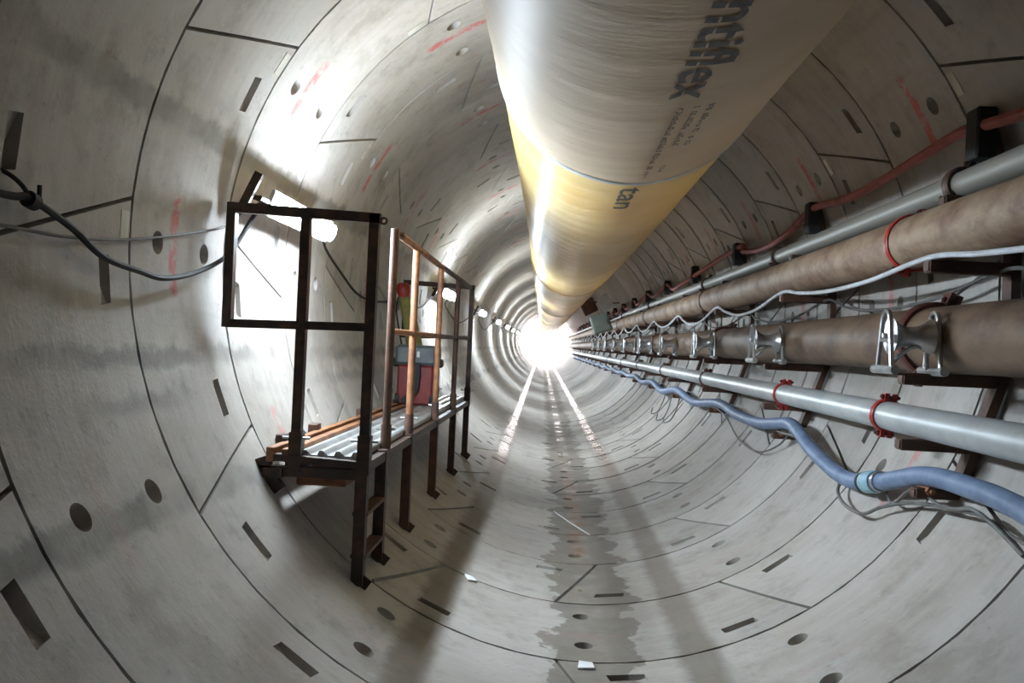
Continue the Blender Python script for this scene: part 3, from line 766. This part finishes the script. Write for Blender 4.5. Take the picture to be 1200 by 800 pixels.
# red box on the platform
def red_box():
    x0, x1, y0, y1, z = -1.655, -1.285, 7.60, 7.92, -.962
    root = thing('tool_box', 'red box with slate lid, white latches and black strap on platform', 'box', ((x0+x1)/2, (y0+y1)/2, z))
    bm = NB(); box(bm, (x0+.02, y0, z), (x1-.02, y1, z+.36), .02); part(root, 'body', bm, 'red_box')
    bm = NB(); box(bm, (x0, y0-.02, z+.36), (x1, y1+.02, z+.54), .025); lid = part(root, 'lid', bm, 'slate')
    bm = NB(); box(bm, (x0-.03, y0+.02, z+.34), (x1+.03, y1-.02, z+.42), .015); part(root, 'rim', bm, 'black')
    for x in (-1.49, -1.445):
        bm = NB(); box(bm, (x-.012, y0-.032, z+.43), (x+.012, y0-.018, z+.485), .003); part(lid, 'latch', bm, 'latch')
    bm = NB(); pts = [(-1.45, y0-.03, z+.37), (-1.45, y0-.035, z+.25), (-1.47, y0-.04, z+.13), (-1.57, y0-.03, z+.03)]
    sweep(bm, spline(pts, 6), rect(.055, .018), up=(0, 1, 0)); part(root, 'strap', bm, 'black')
    for x in (x0+.03, x1-.03):
        bm = NB(); lathe(bm, [(-.02, .012), (-.02, .05), (.02, .05), (.02, .012)], (1, 0, 0), (x, y0+.03, z+.05), 16); part(root, 'wheel', bm, 'black')
red_box()

# olive cover leaning on the wall above the box
ol = thing('long_bag', 'long olive yellow bag with dark red top leaning behind the railing', 'bag', (-1.58, 8.15, -.962))
def loft(rows):
    bm = NB(); prev = None
    for cx, cy, cz, hx, hy in rows:
        ring = [bm.verts.new((cx+hx*math.cos(a)*(1 if abs(math.cos(a)) < .8 else .9), cy+hy*math.sin(a), cz)) for a in [2*PI*i/16 for i in range(16)]]
        if prev:
            for j in range(16): bm.faces.new((prev[j], prev[(j+1) % 16], ring[(j+1) % 16], ring[j]))
        else: bm.faces.new(ring)
        prev = ring
    bm.faces.new(prev[::-1]); return bm
part(ol, 'sleeve', loft([(-1.56, 8.15, -.962, .10, .05), (-1.56, 8.15, -.80, .092, .05), (-1.575, 8.15, -.45, .090, .045), (-1.63, 8.14, -.2, .08, .04), (-1.69, 8.13, .02, .068, .035), (-1.70, 8.125, 0.05, .045, .03)]), 'olive', 60)
part(ol, 'top', loft([(-1.70, 8.125, .03, .055, .04), (-1.705, 8.12, .08, .075, .05), (-1.71, 8.12, .145, .072, .045), (-1.713, 8.12, .165, .04, .03)]), 'red_clamp', 60)
bm = NB(); tube(bm, spline([(-1.74, 8.13, .08), (-1.77, 8.15, -.1), (-1.70, 8.15, -.45), (-1.66, 8.15, -.7)], 5), .008, 8); part(ol, 'cord', bm, 'black')

# ------------------------------------------------------------------ scraps on the floor
def scrap(label, x, y, sx, sy, rot):
    z = -math.sqrt(R*R-x*x); n = Vector((-x, 0, -z)).normalized(); t = Vector((n.z, 0, -n.x))
    e = Vector((0, 1, 0)); a = t*math.cos(rot)+e*math.sin(rot); b = e*math.cos(rot)-t*math.sin(rot); c = Vector((x, y, z))+n*.008
    bm = NB(); q = [(-1, -1), (1, -.9), (.85, 1), (-.8, .95)]
    lo = [bm.verts.new(c+a*u*sx/2+b*v*sy/2) for u, v in q]; hi = [bm.verts.new(c+a*u*sx/2+b*v*sy/2+n*(.004+.006*(i % 2))) for i, (u, v) in enumerate(q)]
    bm.faces.new(lo); bm.faces.new(hi[::-1])
    for i in range(4): bm.faces.new((lo[i], lo[(i+1) % 4], hi[(i+1) % 4], hi[i]))
    single('paper_scrap', bm, 'paper', label, 'paper', tuple(c), 'white scraps on the tunnel floor')
scrap('white paper scrap on the wet invert nearest the camera', 0.0, 4.36, .085, .09, 0)
scrap('white scrap on the floor right of the platform ladder', -.70, 5.38, .07, .08, .5)

# ------------------------------------------------------------------ clutter deep in on the right
def cabinet(label, c, sx, sy, sz, mat, rot):
    root = thing('control_cabinet', label, 'cabinet', (0, 0, 0))
    bm = NB(); box(bm, (-sx/2, -sy/2, -sz/2), (sx/2, sy/2, sz/2), .02); part(root, 'body', bm, mat)
    bm = NB(); box(bm, (-sx*.44, -sy/2-.02, -sz*.44), (sx*.44, -sy/2+.005, sz*.44), .01); d = part(root, 'door', bm, mat)
    bm = NB(); box(bm, (sx*.32, -sy/2-.05, -.06), (sx*.36, -sy/2-.015, .06), .004); part(d, 'handle', bm, 'black')
    bm = NB(); bar(bm, (0, sy*.3, 0), (sx*1.05, sy*.3, .05), .05, .05); part(root, 'support_arm', bm, 'brown_steel')
    root.location = c; root.rotation_euler = (0, rot, 0)
cabinet('grey green cabinet tilted among the pipes deep in the tunnel', (.86, 21, .24), .46, .3, .46, 'cabinet', -.35)
cabinet('brown box fixed above the grey green cabinet by the far duct', (.86, 29.5, 1.05), .5, .4, .5, 'brown_steel', -.5)
wb = thing('white_board', 'small white board tilted beside the far end of the duct', 'board', (1.11, 24, .91))
bm = NB(); bar(bm, (.98, 24, 1.10), (1.24, 24, .72), .02, .34, up=(0, 0, 1)); part(wb, 'panel', bm, 'white')
bm = NB(); bar(bm, (1.12, 24.02, .90), (1.52, 24.02, .93), .03, .03); part(wb, 'support_arm', bm, 'brown_steel')

for o in list(bpy.data.objects):
    if '_o' in o.keys(): del o['_o']
